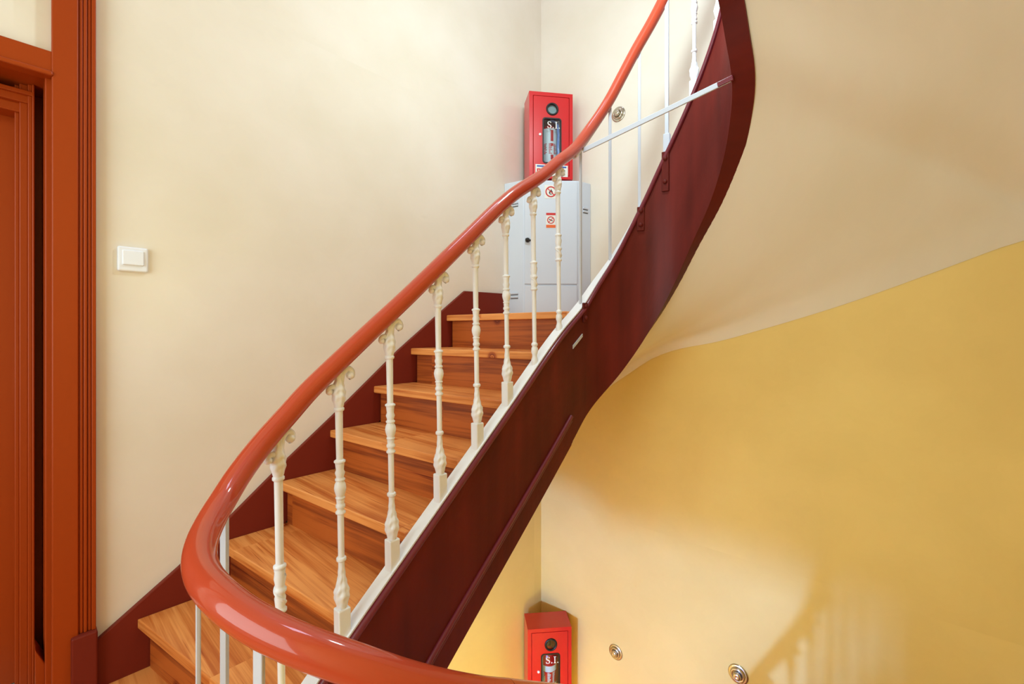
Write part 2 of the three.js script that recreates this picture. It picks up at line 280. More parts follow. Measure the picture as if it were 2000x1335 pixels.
// ------------------------------------------------------------------ staircase
// riser lines: point on the wall side and point on the string side
const lines = [];
{
  const left = [[1, 0.28, 0.42], [2, 0.52, 0.605], [3, 0.727, 0.80], [4, 0.944, 1.01], [5, 1.159, 1.235], [6, 1.37, 1.447], [7, 1.605, 1.64]];
  for (const [k, a, b] of left) lines[k] = { o: [0.02, a], i: [0.799, b] };
  const far = [[8, 27, 0.45, T], [9, 47, 0.85, T], [10, 64, 1.06, T], [11, 80, 1.27, T], [12, 97, 1.5, T], [13, 118, 1.83, T], [14, 140, 2.1, T], [15, 162, WID, 2.4]];
  for (const [k, deg, s, t] of far) { const a = deg * Math.PI / 180; lines[k] = { o: [Math.min(s, WID - 0.003), Math.min(t, T - 0.003)], i: [SC - (RC + 0.026) * Math.cos(a), TF + (RC + 0.026) * Math.sin(a)] }; }
  for (const [k, ti, to] of [[16, 1.6, 1.98], [17, 1.33, 1.55], [18, 1.03, 1.12], [19, 0.8, 0.83], [20, 0.54, 0.55]]) lines[k] = { o: [WID - 0.003, to], i: [1.501, ti] };
  lines[21] = { o: [WID - 0.003, 0.22], i: [1.42, 0.3] };
}
function outerPts(k) {                                      // wall-side outline between riser lines k and k+1
  const a = lines[k].o, b = lines[k + 1].o, r = [a];
  if (k === 7) r.push([0.021, T - 0.003]);
  if (k === 14) r.push([WID - 0.003, T - 0.003]);
  r.push(b); return r;
}
function innerPts(k) {
  const a = lines[k].i, b = lines[k + 1].i, out = [b];
  const ang = p => Math.atan2(p[1] - TF, -(p[0] - SC));
  const a0 = k < 7 ? -1 : Math.max(0, a[1] <= TF && a[0] < SC ? 0 : ang(a)), a1 = b[1] <= TF && b[0] > SC ? Math.PI : ang(b);
  if (k >= 7 && k <= 15) for (let i = 9; i >= 1; i--) { const x = a0 + (a1 - a0) * i / 10; out.push([SC - (RC + 0.026) * Math.cos(x), TF + (RC + 0.026) * Math.sin(x)]); }
  out.push(a); return out;
}
function shiftUV(g, du, dv) { const uv = g.attributes.uv; for (let i = 0; i < uv.count; i++) uv.setXY(i, uv.getX(i) + du, uv.getY(i) + dv); return g; }
function makeStairs() {
  const st = group('staircase');
  for (let k = 1; k <= 20; k++) {
    const o = outerPts(k), inn = innerPts(k);
    // carry the board 2 cm under the next riser
    const n = lines[k + 1], dx = n.o[0] - lines[k].o[0], dt = n.o[1] - lines[k].o[1];
    let pts = [...o, ...inn];
    if (k < 7) { pts = [[0.021, lines[k].o[1]], [0.021, n.o[1] + 0.045], [0.799, n.i[1] + 0.045], [0.799, lines[k].i[1]]]; }
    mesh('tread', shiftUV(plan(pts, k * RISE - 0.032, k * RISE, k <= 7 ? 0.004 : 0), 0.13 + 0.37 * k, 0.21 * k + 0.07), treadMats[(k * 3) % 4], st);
    // riser board behind the nosing
    const A = new THREE.Vector2(...lines[k].o), B = new THREE.Vector2(...lines[k].i), dir = B.clone().sub(A), len = dir.length(); dir.normalize();
    let nrm = new THREE.Vector2(-dir.y, dir.x);            // points up the stairs
    const e0 = k < 7 || k === 7 ? 0.012 : 0, q = (f, b) => { const p = A.clone().addScaledVector(dir, f).addScaledVector(nrm, b); return [p.x, p.y]; };
    if (k <= 7) { const r = plan([q(0.013, 0.03), q(len - 0.002, 0.03), q(len - 0.002, 0.05), q(0.013, 0.05)], (k - 1) * RISE, k * RISE - 0.0325);
      const p = r.attributes.position, uv = r.attributes.uv; for (let i = 0; i < p.count; i++) uv.setXY(i, p.getX(i) + 0.31 * k, p.getY(i) + 0.17 * k);
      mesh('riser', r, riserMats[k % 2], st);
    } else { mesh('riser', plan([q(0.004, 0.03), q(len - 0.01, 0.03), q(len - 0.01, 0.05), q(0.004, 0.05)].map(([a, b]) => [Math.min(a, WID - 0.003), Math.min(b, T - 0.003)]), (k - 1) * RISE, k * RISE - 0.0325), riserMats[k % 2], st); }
  }
  // well-side string board: straight piece, curved piece, near apron
  const prof = (a, b, dt, db) => u => [[a, botY(u) + db], [b, botY(u) + db], [b, capY(u) - dt], [a, capY(u) - dt]];
  const uj = leftU(1.612);
  const s1 = mesh('string_board', sweep(leftU(0.49), uj, 40, prof(-0.025, 0.025, 0.006, 0), 0.4), M.maroon, st);
  const mold = (u) => botY(u) + 0.122;
  mesh('lower_bead', [tubePath(leftU(0.5), leftU(1.6), 24, 0.027, mold, 0.0095, 10), tubePath(leftU(0.5), leftU(1.6), 24, 0.026, u => mold(u) - 0.019, 0.006, 8)], M.bead, s1);
  mesh('lower_band', sweep(leftU(0.5), leftU(1.6), 24, u => [[0.02, botY(u) + 0.0], [0.0272, botY(u) + 0.0], [0.0272, mold(u) - 0.02], [0.02, mold(u) - 0.02]], 0.4), M.maroon, s1);
  mesh('string_board', sweep(uj + 0.0008, rightU(TN), 130, u => { const a = -0.025 - 0.026 * Math.min(1, Math.max(0, (u - U1) / (LA * 0.5))); return [[a, botY(u)], [0.0235, botY(u)], [0.0235, capY(u) - 0.006], [a, capY(u) - 0.006]]; }, 0.4), M.maroon, st);
  mesh('string_board', sweep(nearU(180), leftU(0.489), 60, prof(-0.025, 0.025, 0.006, 0), 0.4), M.maroon, st);
  mesh('top_bead', tubePath(nearU(178), rightU(TN + 0.01), 260, 0.0255, u => capY(u) - 0.02, 0.0105, 12), M.bead, st);
  mesh('cap_strip', sweep(nearU(180), rightU(TN), 260, u => [[-0.026, capY(u) - 0.006], [0.021, capY(u) - 0.006], [0.021, capY(u)], [-0.026, capY(u)]], 0.4), M.white, st).userData.label = 'white metal strip along the string top';
  // white joint plate and bolted iron straps
  mesh('joint_plate', sweep(leftU(1.612), leftU(1.685), 6, u => [[0.023, capY(u) - 0.128], [0.0275, capY(u) - 0.128], [0.0275, capY(u) - 0.114], [0.023, capY(u) - 0.114]], 0.4), M.iron, st);
  for (const [u, y1, y0] of [[leftU(1.703), 1.262, 1.175], [farU(58), 1.71, 1.6], [farU(79), 1.95, 1.77]]) {
    const p = pathAt(u), ang = Math.atan2(p.nt, p.ns);
    const parts = [new RoundedBoxGeometry(0.011, y1 - y0, 0.032, 2, 0.003)];
    const pl = mesh('strap', parts, M.maroon, st); pl.position.copy(onPath(u, 0.0275, (y0 + y1) / 2)); pl.rotation.y = ang;
    for (const f of [-0.26, 0.32]) { const b = mesh('bolt', new THREE.SphereGeometry(0.0105, 14, 10).scale(0.8, 1, 1).translate(0.006, f * (y1 - y0), 0), M.maroon, pl); }
  }
  // plaster soffit: string underside to wall
  const so = [[leftU(0.56), 0, 0.44, -0.235], [leftU(1.0), 0, 0.95, 0.13], [leftU(1.45), 0, 1.6, 0.56], [farU(0), 0, T, 0.62], [farU(20), 0.3, T, 0.66], [farU(34), 0.62, T, 0.855], [farU(45), 0.82, T, 0.985], [farU(54), 0.95, T, 1.035], [farU(72), 1.164, T, 1.082], [farU(90), 1.4, T, 1.153], [farU(108), 1.7, T, 1.254], [farU(126), 1.95, T, 1.353], [farU(142), 2.15, T, 1.437], [farU(156), WID, T, 1.495], [farU(180), WID, 2.2, 1.66], [rightU(1.5), WID, 1.8, 1.93], [rightU(1.1), WID, 1.2, 2.4], [rightU(0.6), WID, 0.6, 2.9]];
  const fs = pairs(so.map(r => [r[0], r[1]])), ft = pairs(so.map(r => [r[0], r[2]])), fy = pairs(so.map(r => [r[0], r[3]]));
  const n = 150, m = 24, pos = [], uv = [], idx = [];
  for (const up of [0, 0.03]) for (let i = 0; i <= n; i++) {
    const u = so[0][0] + (so[so.length - 1][0] - so[0][0]) * i / n, a = onPath(u, -0.024, botY(u) + 0.012), so_ = Math.min(WID - 0.002, Math.max(0.002, fs(u))), to = Math.min(T - 0.002, ft(u));
    const b = P(so_, fy(u), to);
    for (let j = 0; j <= m; j++) { const v = j / m; const q = a.clone().lerp(b, v);
      const w = Math.max(0, (v - 0.86) / 0.14); q.y += 0.045 * Math.min(1, v * 1.6) * (1 - w * w) + up; pos.push(q.x, q.y, q.z); uv.push(u, v * a.distanceTo(b)); }
  }
  const N1 = (n + 1) * (m + 1);
  for (let i = 0; i < n; i++) for (let j = 0; j < m; j++) { const a = i * (m + 1) + j, b = a + m + 1; idx.push(a, a + 1, b, b, a + 1, b + 1); idx.push(N1 + a, N1 + b, N1 + a + 1, N1 + b, N1 + b + 1, N1 + a + 1); }
  const g = new THREE.BufferGeometry(); g.setAttribute('position', new THREE.Float32BufferAttribute(pos, 3)); g.setAttribute('uv', new THREE.Float32BufferAttribute(uv, 2)); g.setIndex(idx); g.computeVertexNormals();
  mesh('soffit', g, M.soffit, st).userData.label = 'cream plaster underside of the stair';
  return st;
}
const stairs = tag(makeStairs(), 'winding wooden staircase with maroon side board and worn pine treads', 'staircase');

// ------------------------------------------------------------------ railing
function lump(prof, h, ridges, amp, twist, nu = 32, nv = 28) {      // carved bulb: profile radius with leaf ridges
  const pos = [], uv = [], idx = [];
  for (let j = 0; j <= nv; j++) for (let i = 0; i <= nu; i++) {
    const v = j / nv, a = i / nu * Math.PI * 2, r0 = prof(v);
    const r = r0 * (1 + amp * Math.abs(Math.sin(a * ridges / 2 + twist * v)) * Math.sin(Math.PI * Math.min(1, v * 1.05)) + amp * 0.5 * Math.sin(v * 34 + 2 * Math.cos(a * 2)) * Math.sin(Math.PI * v));
    pos.push(r * Math.cos(a), v * h, r * Math.sin(a)); uv.push(i / nu, v);
  }
  for (let j = 0; j < nv; j++) for (let i = 0; i < nu; i++) { const a = j * (nu + 1) + i, b = a + nu + 1; idx.push(a, b, a + 1, b, b + 1, a + 1); }
  const g = new THREE.BufferGeometry(); g.setAttribute('position', new THREE.Float32BufferAttribute(pos, 3)); g.setAttribute('uv', new THREE.Float32BufferAttribute(uv, 2)); g.setIndex(idx); g.computeVertexNormals(); return g;
}
function taperTube(pts, r0, r1, seg = 10, n = 24) {
  const c = new THREE.CatmullRomCurve3(pts.map(p => new THREE.Vector3(...p))); const g = new THREE.TubeGeometry(c, n, 1, seg, false);
  const p = g.attributes.position; for (let i = 0; i <= n; i++) { const f = i / n, r = r0 + (r1 - r0) * f, q = c.getPointAt(f);
    for (let j = 0; j <= seg; j++) { const k = i * (seg + 1) + j; p.setXYZ(k, q.x + (p.getX(k) - q.x) * r, q.y + (p.getY(k) - q.y) * r, q.z + (p.getZ(k) - q.z) * r); } }
  g.computeVertexNormals(); return g;
}
function ring(y, r, h) { return [[r * 0.78, y - h / 2], [r, y - h * 0.25], [r, y + h * 0.25], [r * 0.78, y + h / 2]]; }
// local axes of a baluster: x runs uphill along the rail, y up, z towards the well
function ornate(parent, kind, H, slope, hasLeft = true) {
  const b = group('baluster', parent), W = M.white;
  const yk = 0.325, kh = 0.142, yc = H - 0.115;                // knop foot, knop height, capital foot
  const sr = 0.0088, K = p => p.map(([r, y]) => [r * 0.74 + 0.0006, y]);
  if (kind === 'A') {
    const low = 0.034 * Math.min(1.2, slope);
    const bg = new RoundedBoxGeometry(0.034, 0.075 + low, 0.032, 3, 0.004); bg.translate(0, (0.075 - low) / 2, 0);
    mesh('base_block', bg, W, b);
    mesh('leaf_bulb', [lump(v => 0.0105 + 0.0088 * Math.exp(-Math.pow((v - 0.28) / 0.24, 2)) - 0.003 * v, 0.128, 7, 0.17, 5).translate(0, 0.074, 0), lathe(K([[0, 0.196], ...ring(0.204, 0.0165, 0.012), [0, 0.212]]), 24)], W, b);
    mesh('shaft', lathe([[sr * 0.92, 0.19], [sr * 0.95, yk], [sr, yk + kh], [sr * 1.12, yc]], 18), W, b);
    mesh('knop', lathe(K([[sr, yk - 0.004], ...ring(yk + 0.003, 0.0165, 0.009), [0.011, yk + 0.012], ...ring(yk + 0.02, 0.0155, 0.012), [0.0125, yk + 0.03], [0.0135, yk + 0.036], ...ring(yk + 0.042, 0.0155, 0.007), [0.014, yk + 0.048], [0.0185, yk + 0.06], [0.02, yk + 0.068], [0.0178, yk + 0.078], [0.0125, yk + 0.086], ...ring(yk + 0.09, 0.0165, 0.008), [0.0125, yk + 0.098], [0.0165, yk + 0.108], [0.0125, yk + 0.116], [0.0138, yk + 0.124], [0.0152, yk + 0.133], ...ring(yk + 0.138, 0.019, 0.008), [sr, yk + 0.145]]), 26), W, b);
  } else {
    const y0 = 0.285;
    mesh('turned_foot', lathe(K([[0.015, -0.012], [0.017, 0], [0.018, 0.01], [0.013, 0.022], [0.0125, 0.03], [0.0178, 0.042], [0.0165, 0.056], [0.0115, 0.064], ...ring(0.071, 0.0165, 0.012), [0.0105, 0.08]]), 24), W, b);
    mesh('shaft', lathe([[sr * 0.92, 0.07], [sr * 1.1, yc]], 18), W, b);
    mesh('knop', [lathe(K([[sr, y0 - 0.004], ...ring(y0 + 0.004, 0.0185, 0.01), [0.014, y0 + 0.014], [0.0165, y0 + 0.034], [0.0135, y0 + 0.04], ...ring(y0 + 0.052, 0.0185, 0.012), [0.0135, y0 + 0.064], [0.0175, y0 + 0.08], [0.015, y0 + 0.094], [0.0165, y0 + 0.1], ...ring(y0 + 0.108, 0.0185, 0.01), [sr, y0 + 0.116]]), 26),
      taperTube([0, 1, 2, 3, 4, 5, 6, 7, 8].map(i => { const a = i * 0.95; return [0.0115 * Math.cos(a), y0 + 0.014 + i * 0.0095, 0.0115 * Math.sin(a)]; }), 0.0034, 0.0034, 8, 40)], W, b);
  }
  const cap = [lathe(K([[sr, yc - 0.006], ...ring(yc + 0.003, 0.0175, 0.011), [0.013, yc + 0.01]]), 24),
    lump(v => 0.0105 + 0.0055 * Math.sin(Math.PI * Math.min(1, v * 1.6)) - 0.002 * v, 0.112, 6, 0.2, 1.2).translate(0, yc + 0.006, 0),
    taperTube([[0.002, yc + 0.035, 0], [0.004, yc + 0.07, 0], [0.013, yc + 0.1, 0], [0.028, yc + 0.108, 0], [0.038, yc + 0.099, 0], [0.037, yc + 0.086, 0], [0.03, yc + 0.085, 0]], 0.0105, 0.0075, 12, 30),
    new THREE.SphereGeometry(0.0105, 14, 10).scale(1, 1, 1.25).translate(0.033, yc + 0.09, 0)];
  if (hasLeft) cap.push(taperTube([[0, yc + 0.045, 0], [-0.008, yc + 0.06, 0], [-0.02, yc + 0.063, 0], [-0.028, yc + 0.056, 0], [-0.026, yc + 0.047, 0]], 0.0085, 0.006, 10, 20), new THREE.SphereGeometry(0.0085, 12, 8).scale(1, 1, 1.2).translate(-0.0255, yc + 0.051, 0));
  mesh('capital', cap, W, b);
  return b;
}
function makeRailing() {
  const r = group('stair_railing');
  const ua = nearU(180), ub = rightU(TN);
  const hand = mesh('handrail', tubePath(ua, ub, 200, 0, railY, 0.0255, 22), M.rail, r); hand.userData.label = 'glossy terracotta painted handrail';
  mesh('rail_strip', sweep(leftU(1.66), ub, 200, u => [[-0.012, railY(u) - 0.04], [0.012, railY(u) - 0.04], [0.012, railY(u) - 0.02], [-0.012, railY(u) - 0.02]], 0.4), M.white, r);
  const put = (o, u, y) => { const p = pathAt(u); o.position.copy(onPath(u, -0.002, y)); o.rotation.y = Math.atan2(p.tt, p.ts); return o; };
  const slopeAt = u => (capY(u + 0.02) - capY(u - 0.02)) / 0.04;
  const orn = [['B', leftU(0.43)], ['A', leftU(0.589)], ['A', leftU(0.742)], ['A', leftU(0.918)], ['A', leftU(1.08)], ['A', leftU(1.232)], ['B', leftU(1.39)], ['B', leftU(1.552)], ['A', farU(101)], ['A', farU(124)], ['A', farU(146)], ['A', farU(168)], ['A', rightU(1.56)], ['A', rightU(1.38)], ['A', rightU(1.2)], ['A', rightU(1.02)], ['A', rightU(0.84)], ['A', rightU(0.66)]];
  for (const [k, u] of orn) { const y = capY(u); const b = ornate(r, k, railY(u) - 0.023 - y, slopeAt(u)); put(b, u, y); if (u > leftU(0.4) && u < leftU(1.6)) b.rotation.z = 0.017; }
  // plain iron bars: [path position, width along the rail, thickness, foot below the cap]
  for (const [u, w, d, dy] of [[nearU(160), 0.016, 0.007, 0], [nearU(115), 0.0165, 0.007, 0], [nearU(79), 0.0165, 0.007, 0], [nearU(47), 0.0125, 0.0125, 0], [leftU(1.712), 0.013, 0.009, 0], [farU(33), 0.013, 0.009, 0], [farU(57.5), 0.013, 0.009, 0], [farU(79), 0.017, 0.012, 0]]) {
    const y0 = capY(u) - dy, h = railY(u) - 0.02 - y0; const b = mesh('plain_bar', new RoundedBoxGeometry(w, h, d, 2, 0.002).translate(0, h / 2, 0), M.iron, r); put(b, u, y0);
    if (w > 0.016 && d > 0.01) mesh('bar_base', new RoundedBoxGeometry(0.03, 0.09, 0.026, 2, 0.004).translate(0, 0.045, 0), M.iron, b);
  }
  { // flat tie bar across the well
    const a = onPath(leftU(1.71), 0.012, railY(leftU(1.71)) - 0.042), b = P(1.447, 2.045, 1.742), mid = a.clone().add(b).multiplyScalar(0.5), L = a.distanceTo(b);
    const g = new RoundedBoxGeometry(L, 0.021, 0.007, 2, 0.002); const t = mesh('tie_bar', g, M.iron, r); t.position.copy(mid);
    const d = b.clone().sub(a).normalize(); t.quaternion.setFromUnitVectors(new THREE.Vector3(1, 0, 0), d);
    mesh('tie_end', new RoundedBoxGeometry(0.055, 0.02, 0.014, 2, 0.004).translate(L / 2 - 0.018, 0, 0), M.bead, t);
  }
  return r;
}
const rails = tag(makeRailing(), 'curving terracotta handrail on white cast-iron balusters above the steps', 'railing');
{ const a = stairs.clone(); a.name = numbered('staircase'); a.position.y -= FLOOR_H; scene.add(a); tag(a, 'lower stair flight going down below the landing, out of sight beneath the handrail', 'staircase');
  const b = rails.clone(); b.name = numbered('stair_railing'); b.position.y -= FLOOR_H; scene.add(b); tag(b, 'lower railing whose striped shadow falls on the yellow wall', 'railing'); }

// ------------------------------------------------------------------ things on the walls
{ // light switch
  const g = tag(group('light_switch'), 'square white rocker light switch on the cream wall beside the door', 'light switch');
  g.position.copy(P(0, 1.376, 0.269));
  mesh('frame', new RoundedBoxGeometry(0.016, 0.082, 0.08, 3, 0.006).translate(0.006, 0, 0), M.plastic, g);
  mesh('rocker', new RoundedBoxGeometry(0.012, 0.049, 0.056, 3, 0.003).rotateZ(0.06).translate(0.0135, 0.004, 0), M.plastic, g);
}
function wallButton(s, y, r, label) {
  const g = tag(group('push_button'), label, 'button', 'round metal buttons on the back wall');
  g.position.copy(P(s, y, T)); const k = r / 0.047;
  mesh('back_plate', lathe([[0, 0], [0.047, 0], [0.047, 0.003], [0.043, 0.006], [0.036, 0.007], [0, 0.007]].map(p => [p[0] * k, p[1] * k]), 40).rotateX(Math.PI / 2), M.chrome, g);
  mesh('ring', lathe([[0.018, 0.006], [0.034, 0.006], [0.035, 0.012], [0.03, 0.018], [0.025, 0.016], [0.018, 0.012]].map(p => [p[0] * k, p[1] * k]), 40).rotateX(Math.PI / 2), M.chrome, g);
  mesh('push_knob', lathe([[0, 0.006], [0.019, 0.006], [0.019, 0.026], [0.013, 0.032], [0.006, 0.031], [0, 0.029]].map(p => [p[0] * k, p[1] * k]), 32).rotateX(Math.PI / 2), M.chrome, g);
}
wallButton(0.596, 2.443, 0.045, 'small round chrome button on the upper wall, seen between railing bars');
wallButton(0.578, -0.804, 0.045, 'small round chrome button on the lower wall right of the lower red cabinet');
wallButton(1.268, -0.587, 0.048, 'larger round chrome button on the lower wall beside the handrail shadow');

// ------------------------------------------------------------------ grey corner cabinet
{
  const g = tag(group('meter_cabinet'), 'light grey metal corner cabinet with warning stickers at the stair turn', 'cabinet');
  const y0 = 1.227, y1 = 2.066, LB = [0.002, 2.087], FL = [0.134, 2.11], FR = [0.38, 2.355], RB = [0.4, T - 0.003];
  const bodyPts = [LB, FL, FR, RB, [0.002, T - 0.003]];
  mesh('body', plan(bodyPts, y0, y1, 0.004), M.grey, g);
  const fd = new THREE.Vector2(FR[0] - FL[0], FR[1] - FL[1]), W = fd.length(); fd.normalize();
  const frame = group('front', g);                          // local: x along the face, y up, z outward
  frame.position.copy(P(FL[0], y0, FL[1])); frame.rotation.y = Math.atan2(fd.y, fd.x);
  mesh('door', new RoundedBoxGeometry(W - 0.022, 0.63, 0.012, 2, 0.003).translate(W / 2, 0.2 + 0.315, 0.003), M.grey, frame);
  mesh('plinth_panel', new RoundedBoxGeometry(W - 0.022, 0.17, 0.01, 2, 0.003).translate(W / 2, 0.106, 0.002), M.grey, frame);
  mesh('lock_knob', [lathe([[0, 0], [0.014, 0], [0.014, 0.012], [0.009, 0.022], [0, 0.022]], 20).rotateX(Math.PI / 2).translate(0.028, 0.467, 0.009), new RoundedBoxGeometry(0.034, 0.012, 0.012, 2, 0.003).rotateZ(-0.3).translate(0.03, 0.466, 0.028)], M.black, frame);
  // stickers
  const st1 = (cx, cy, z) => {
    const pl = mesh('no_flame_sticker', new THREE.BoxGeometry(0.076, 0.082, 0.0015).translate(cx, cy, z), M.labelWhite, frame);
    const z1 = z + 0.0012;
    mesh('flame_sign', [new THREE.TorusGeometry(0.03, 0.0038, 6, 32).scale(1, 1, 0.2).translate(cx, cy, z1), new THREE.BoxGeometry(0.0055, 0.056, 0.001).rotateZ(0.78).translate(cx, cy, z1 + 0.0004)], M.paperRed, frame);
    const fl = new THREE.Shape(); fl.moveTo(0, -0.018); fl.quadraticCurveTo(-0.014, -0.014, -0.011, 0); fl.quadraticCurveTo(-0.003, 0.004, 0.002, 0.018); fl.quadraticCurveTo(0.006, 0.006, 0.011, 0.001); fl.quadraticCurveTo(0.015, -0.013, 0, -0.018);
    fl.holes.push(new THREE.Path().absellipse(0.001, -0.008, 0.005, 0.006, 0, 6.283));
    mesh('flame_print', new THREE.ExtrudeGeometry(fl, { depth: 0.0008, bevelEnabled: false }).translate(cx, cy, z1 - 0.0004), M.black, frame);
  };
  st1(0.172, 0.766, 0.0095);
  const cx = 0.172, cy = 0.59, z = 0.0095;
  mesh('no_smoking_sticker', new THREE.BoxGeometry(0.058, 0.092, 0.0015).translate(cx, cy, z), M.labelWhite, frame);
  mesh('sticker_header', new THREE.BoxGeometry(0.058, 0.014, 0.001).translate(cx, cy + 0.039, z + 0.001), M.paperRed, frame);
  mesh('sticker_footer', new THREE.BoxGeometry(0.058, 0.018, 0.001).translate(cx, cy - 0.036, z + 0.001), M.paperOrange, frame);
  mesh('smoking_sign', [new THREE.TorusGeometry(0.02, 0.0028, 6, 28).scale(1, 1, 0.2).translate(cx, cy + 0.002, z + 0.001), new THREE.BoxGeometry(0.004, 0.038, 0.001).rotateZ(-0.78).translate(cx, cy + 0.002, z + 0.001)], M.paperRed, frame);
  mesh('cigarette_print', new THREE.BoxGeometry(0.026, 0.005, 0.0008).rotateZ(-0.5).translate(cx, cy + 0.002, z + 0.0008), M.black, frame);
  // louvre slots on the two sides
  for (const [p, q, list] of [[LB, FL, [0.69, 0.705, 0.12, 0.143]], [FR, RB, [0.676, 0.655, 0.13, 0.11]]]) {
    const d = new THREE.Vector2(q[0] - p[0], q[1] - p[1]), a = Math.atan2(d.y, d.x), side = group('side', g);
    side.position.copy(P(p[0], y0, p[1])); side.rotation.y = a; const L = d.length();
    for (const h of list) { mesh('louvre', new RoundedBoxGeometry(L * 0.42, 0.01, 0.006, 2, 0.002).rotateX(0.4).translate(L * 0.55, h, 0.004), M.grey, side); mesh('louvre_slot', new THREE.BoxGeometry(L * 0.4, 0.005, 0.0016).translate(L * 0.55, h - 0.007, 0.0008), M.greyDark, side); }
  }
}

// ------------------------------------------------------------------ red extinguisher cabinets
const font = await new FontLoader().loadAsync('fonts/droid/droid_serif_regular.typeface.json');
const textGeo = (s, size, depth = 0.0008) => { const g = new TextGeometry(s, { font, size, depth, curveSegments: 4, bevelEnabled: false }); return g; };
function rrect(x0, y0, x1, y1, r) { const p = new THREE.Path(); p.moveTo(x0 + r, y0); p.lineTo(x1 - r, y0); p.absarc(x1 - r, y0 + r, r, -Math.PI / 2, 0); p.lineTo(x1, y1 - r); p.absarc(x1 - r, y1 - r, r, 0, Math.PI / 2); p.lineTo(x0 + r, y1); p.absarc(x0 + r, y1 - r, r, Math.PI / 2, Math.PI); p.lineTo(x0, y0 + r); p.absarc(x0 + r, y0 + r, r, Math.PI, Math.PI * 1.5); return p; }
const RW = 0.277, RH = 0.533, RD = 0.155;
function redCabinet(label, pos, rot) {
  const c = tag(group('extinguisher_cabinet'), label, 'fire cabinet');
  c.position.copy(pos); c.rotation.y = rot;                  // local: x along the face, y up from the bottom, z outward (front at 0)
  const th = 0.006;
  mesh('case', [new THREE.BoxGeometry(th, RH, RD).translate(th / 2, RH / 2, -RD / 2), new THREE.BoxGeometry(th, RH, RD).translate(RW - th / 2, RH / 2, -RD / 2), new THREE.BoxGeometry(RW - 2 * th, th, RD).translate(RW / 2, th / 2, -RD / 2), new THREE.BoxGeometry(RW - 2 * th, th, RD).translate(RW / 2, RH - th / 2, -RD / 2), new THREE.BoxGeometry(RW - 2 * th, RH - 2 * th, th).translate(RW / 2, RH / 2, -RD + th / 2)], M.red, c);
  const rim = new THREE.Shape([[0, 0], [RW, 0], [RW, RH], [0, RH]].map(p => new THREE.Vector2(...p))); rim.holes.push(new THREE.Path([[0.024, 0.02], [0.024, RH - 0.024], [RW - 0.022, RH - 0.024], [RW - 0.022, 0.02]].map(p => new THREE.Vector2(...p))));
  mesh('front_rim', new THREE.ExtrudeGeometry(rim, { depth: 0.006, bevelEnabled: true, bevelSize: 0.001, bevelThickness: 0.001, bevelOffset: -0.001, bevelSegments: 2 }), M.red, c);
  const door = group('door', c);
  const W0 = [0.089, 0.098, 0.198, 0.37], cc = [0.146, 0.43, 0.034];
  const sh = new THREE.Shape([[0.0265, 0.0225], [RW - 0.0245, 0.0225], [RW - 0.0245, RH - 0.0265], [0.0265, RH - 0.0265]].map(p => new THREE.Vector2(...p)));
  sh.holes.push(rrect(W0[0], W0[1], W0[2], W0[3], 0.014), new THREE.Path().absellipse(cc[0], cc[1], cc[2], cc[2], 0, Math.PI * 2));
  mesh('door_panel', new THREE.ExtrudeGeometry(sh, { depth: 0.006, bevelEnabled: true, bevelSize: 0.0012, bevelThickness: 0.0012, bevelOffset: -0.0012, bevelSegments: 2, curveSegments: 24 }), M.red, door);
  const gk = new THREE.Shape(rrect(W0[0] - 0.006, W0[1] - 0.006, W0[2] + 0.006, W0[3] + 0.006, 0.019).getPoints(10)); gk.holes.push(rrect(W0[0] + 0.002, W0[1] + 0.002, W0[2] - 0.002, W0[3] - 0.002, 0.012));
  mesh('gasket', [new THREE.ExtrudeGeometry(gk, { depth: 0.006, bevelEnabled: false, curveSegments: 10 }).translate(0, 0, 0.004), new THREE.TorusGeometry(cc[2], 0.0058, 10, 40).translate(cc[0], cc[1], 0.008)], M.black, door);
  mesh('window_glass', new THREE.BoxGeometry(W0[2] - W0[0], W0[3] - W0[1], 0.002).translate((W0[0] + W0[2]) / 2, (W0[1] + W0[3]) / 2, 0.004), M.glass, door);
  mesh('porthole_glass', new THREE.CylinderGeometry(cc[2], cc[2], 0.002, 32).rotateX(Math.PI / 2).translate(cc[0], cc[1], 0.004), M.glass, door);
  mesh('lettering', textGeo('S.I.', 0.042).translate(0.112, 0.312, 0.0055), M.labelWhite, door);
  mesh('lock', lathe([[0, 0], [0.008, 0], [0.008, 0.006], [0.004, 0.008], [0, 0.008]], 16).rotateX(Math.PI / 2).translate(0.068, 0.268, 0.006), M.plastic, door);
  // instruction sticker at the foot
  const zs = 0.0078; mesh('sticker', new THREE.BoxGeometry(0.206, 0.07, 0.0012).translate(0.142, 0.049, zs), M.labelWhite, c);
  mesh('sticker_heading', [new THREE.BoxGeometry(0.06, 0.009, 0.001).translate(0.078, 0.073, zs + 0.001), new THREE.BoxGeometry(0.04, 0.009, 0.001).translate(0.215, 0.073, zs + 0.001)], M.paperBlue, c);
  const pr = new THREE.Shape([[0.048, 0.022], [0.082, 0.022], [0.082, 0.058], [0.048, 0.058]].map(p => new THREE.Vector2(...p))); pr.holes.push(new THREE.Path([[0.056, 0.03], [0.056, 0.052], [0.074, 0.045], [0.066, 0.03]].map(p => new THREE.Vector2(...p))));
  mesh('fire_pictogram', new THREE.ExtrudeGeometry(pr, { depth: 0.001, bevelEnabled: false }).translate(0, 0, zs), M.paperRed, c);
  mesh('exit_pictogram', new THREE.BoxGeometry(0.03, 0.034, 0.001).translate(0.212, 0.04, zs + 0.001), M.paperGreen, c);
  const ar = new THREE.Shape([[-0.003, -0.012], [0.003, -0.012], [0.003, 0.002], [0.008, 0.002], [0, 0.012], [-0.008, 0.002], [-0.003, 0.002]].map(p => new THREE.Vector2(...p)));
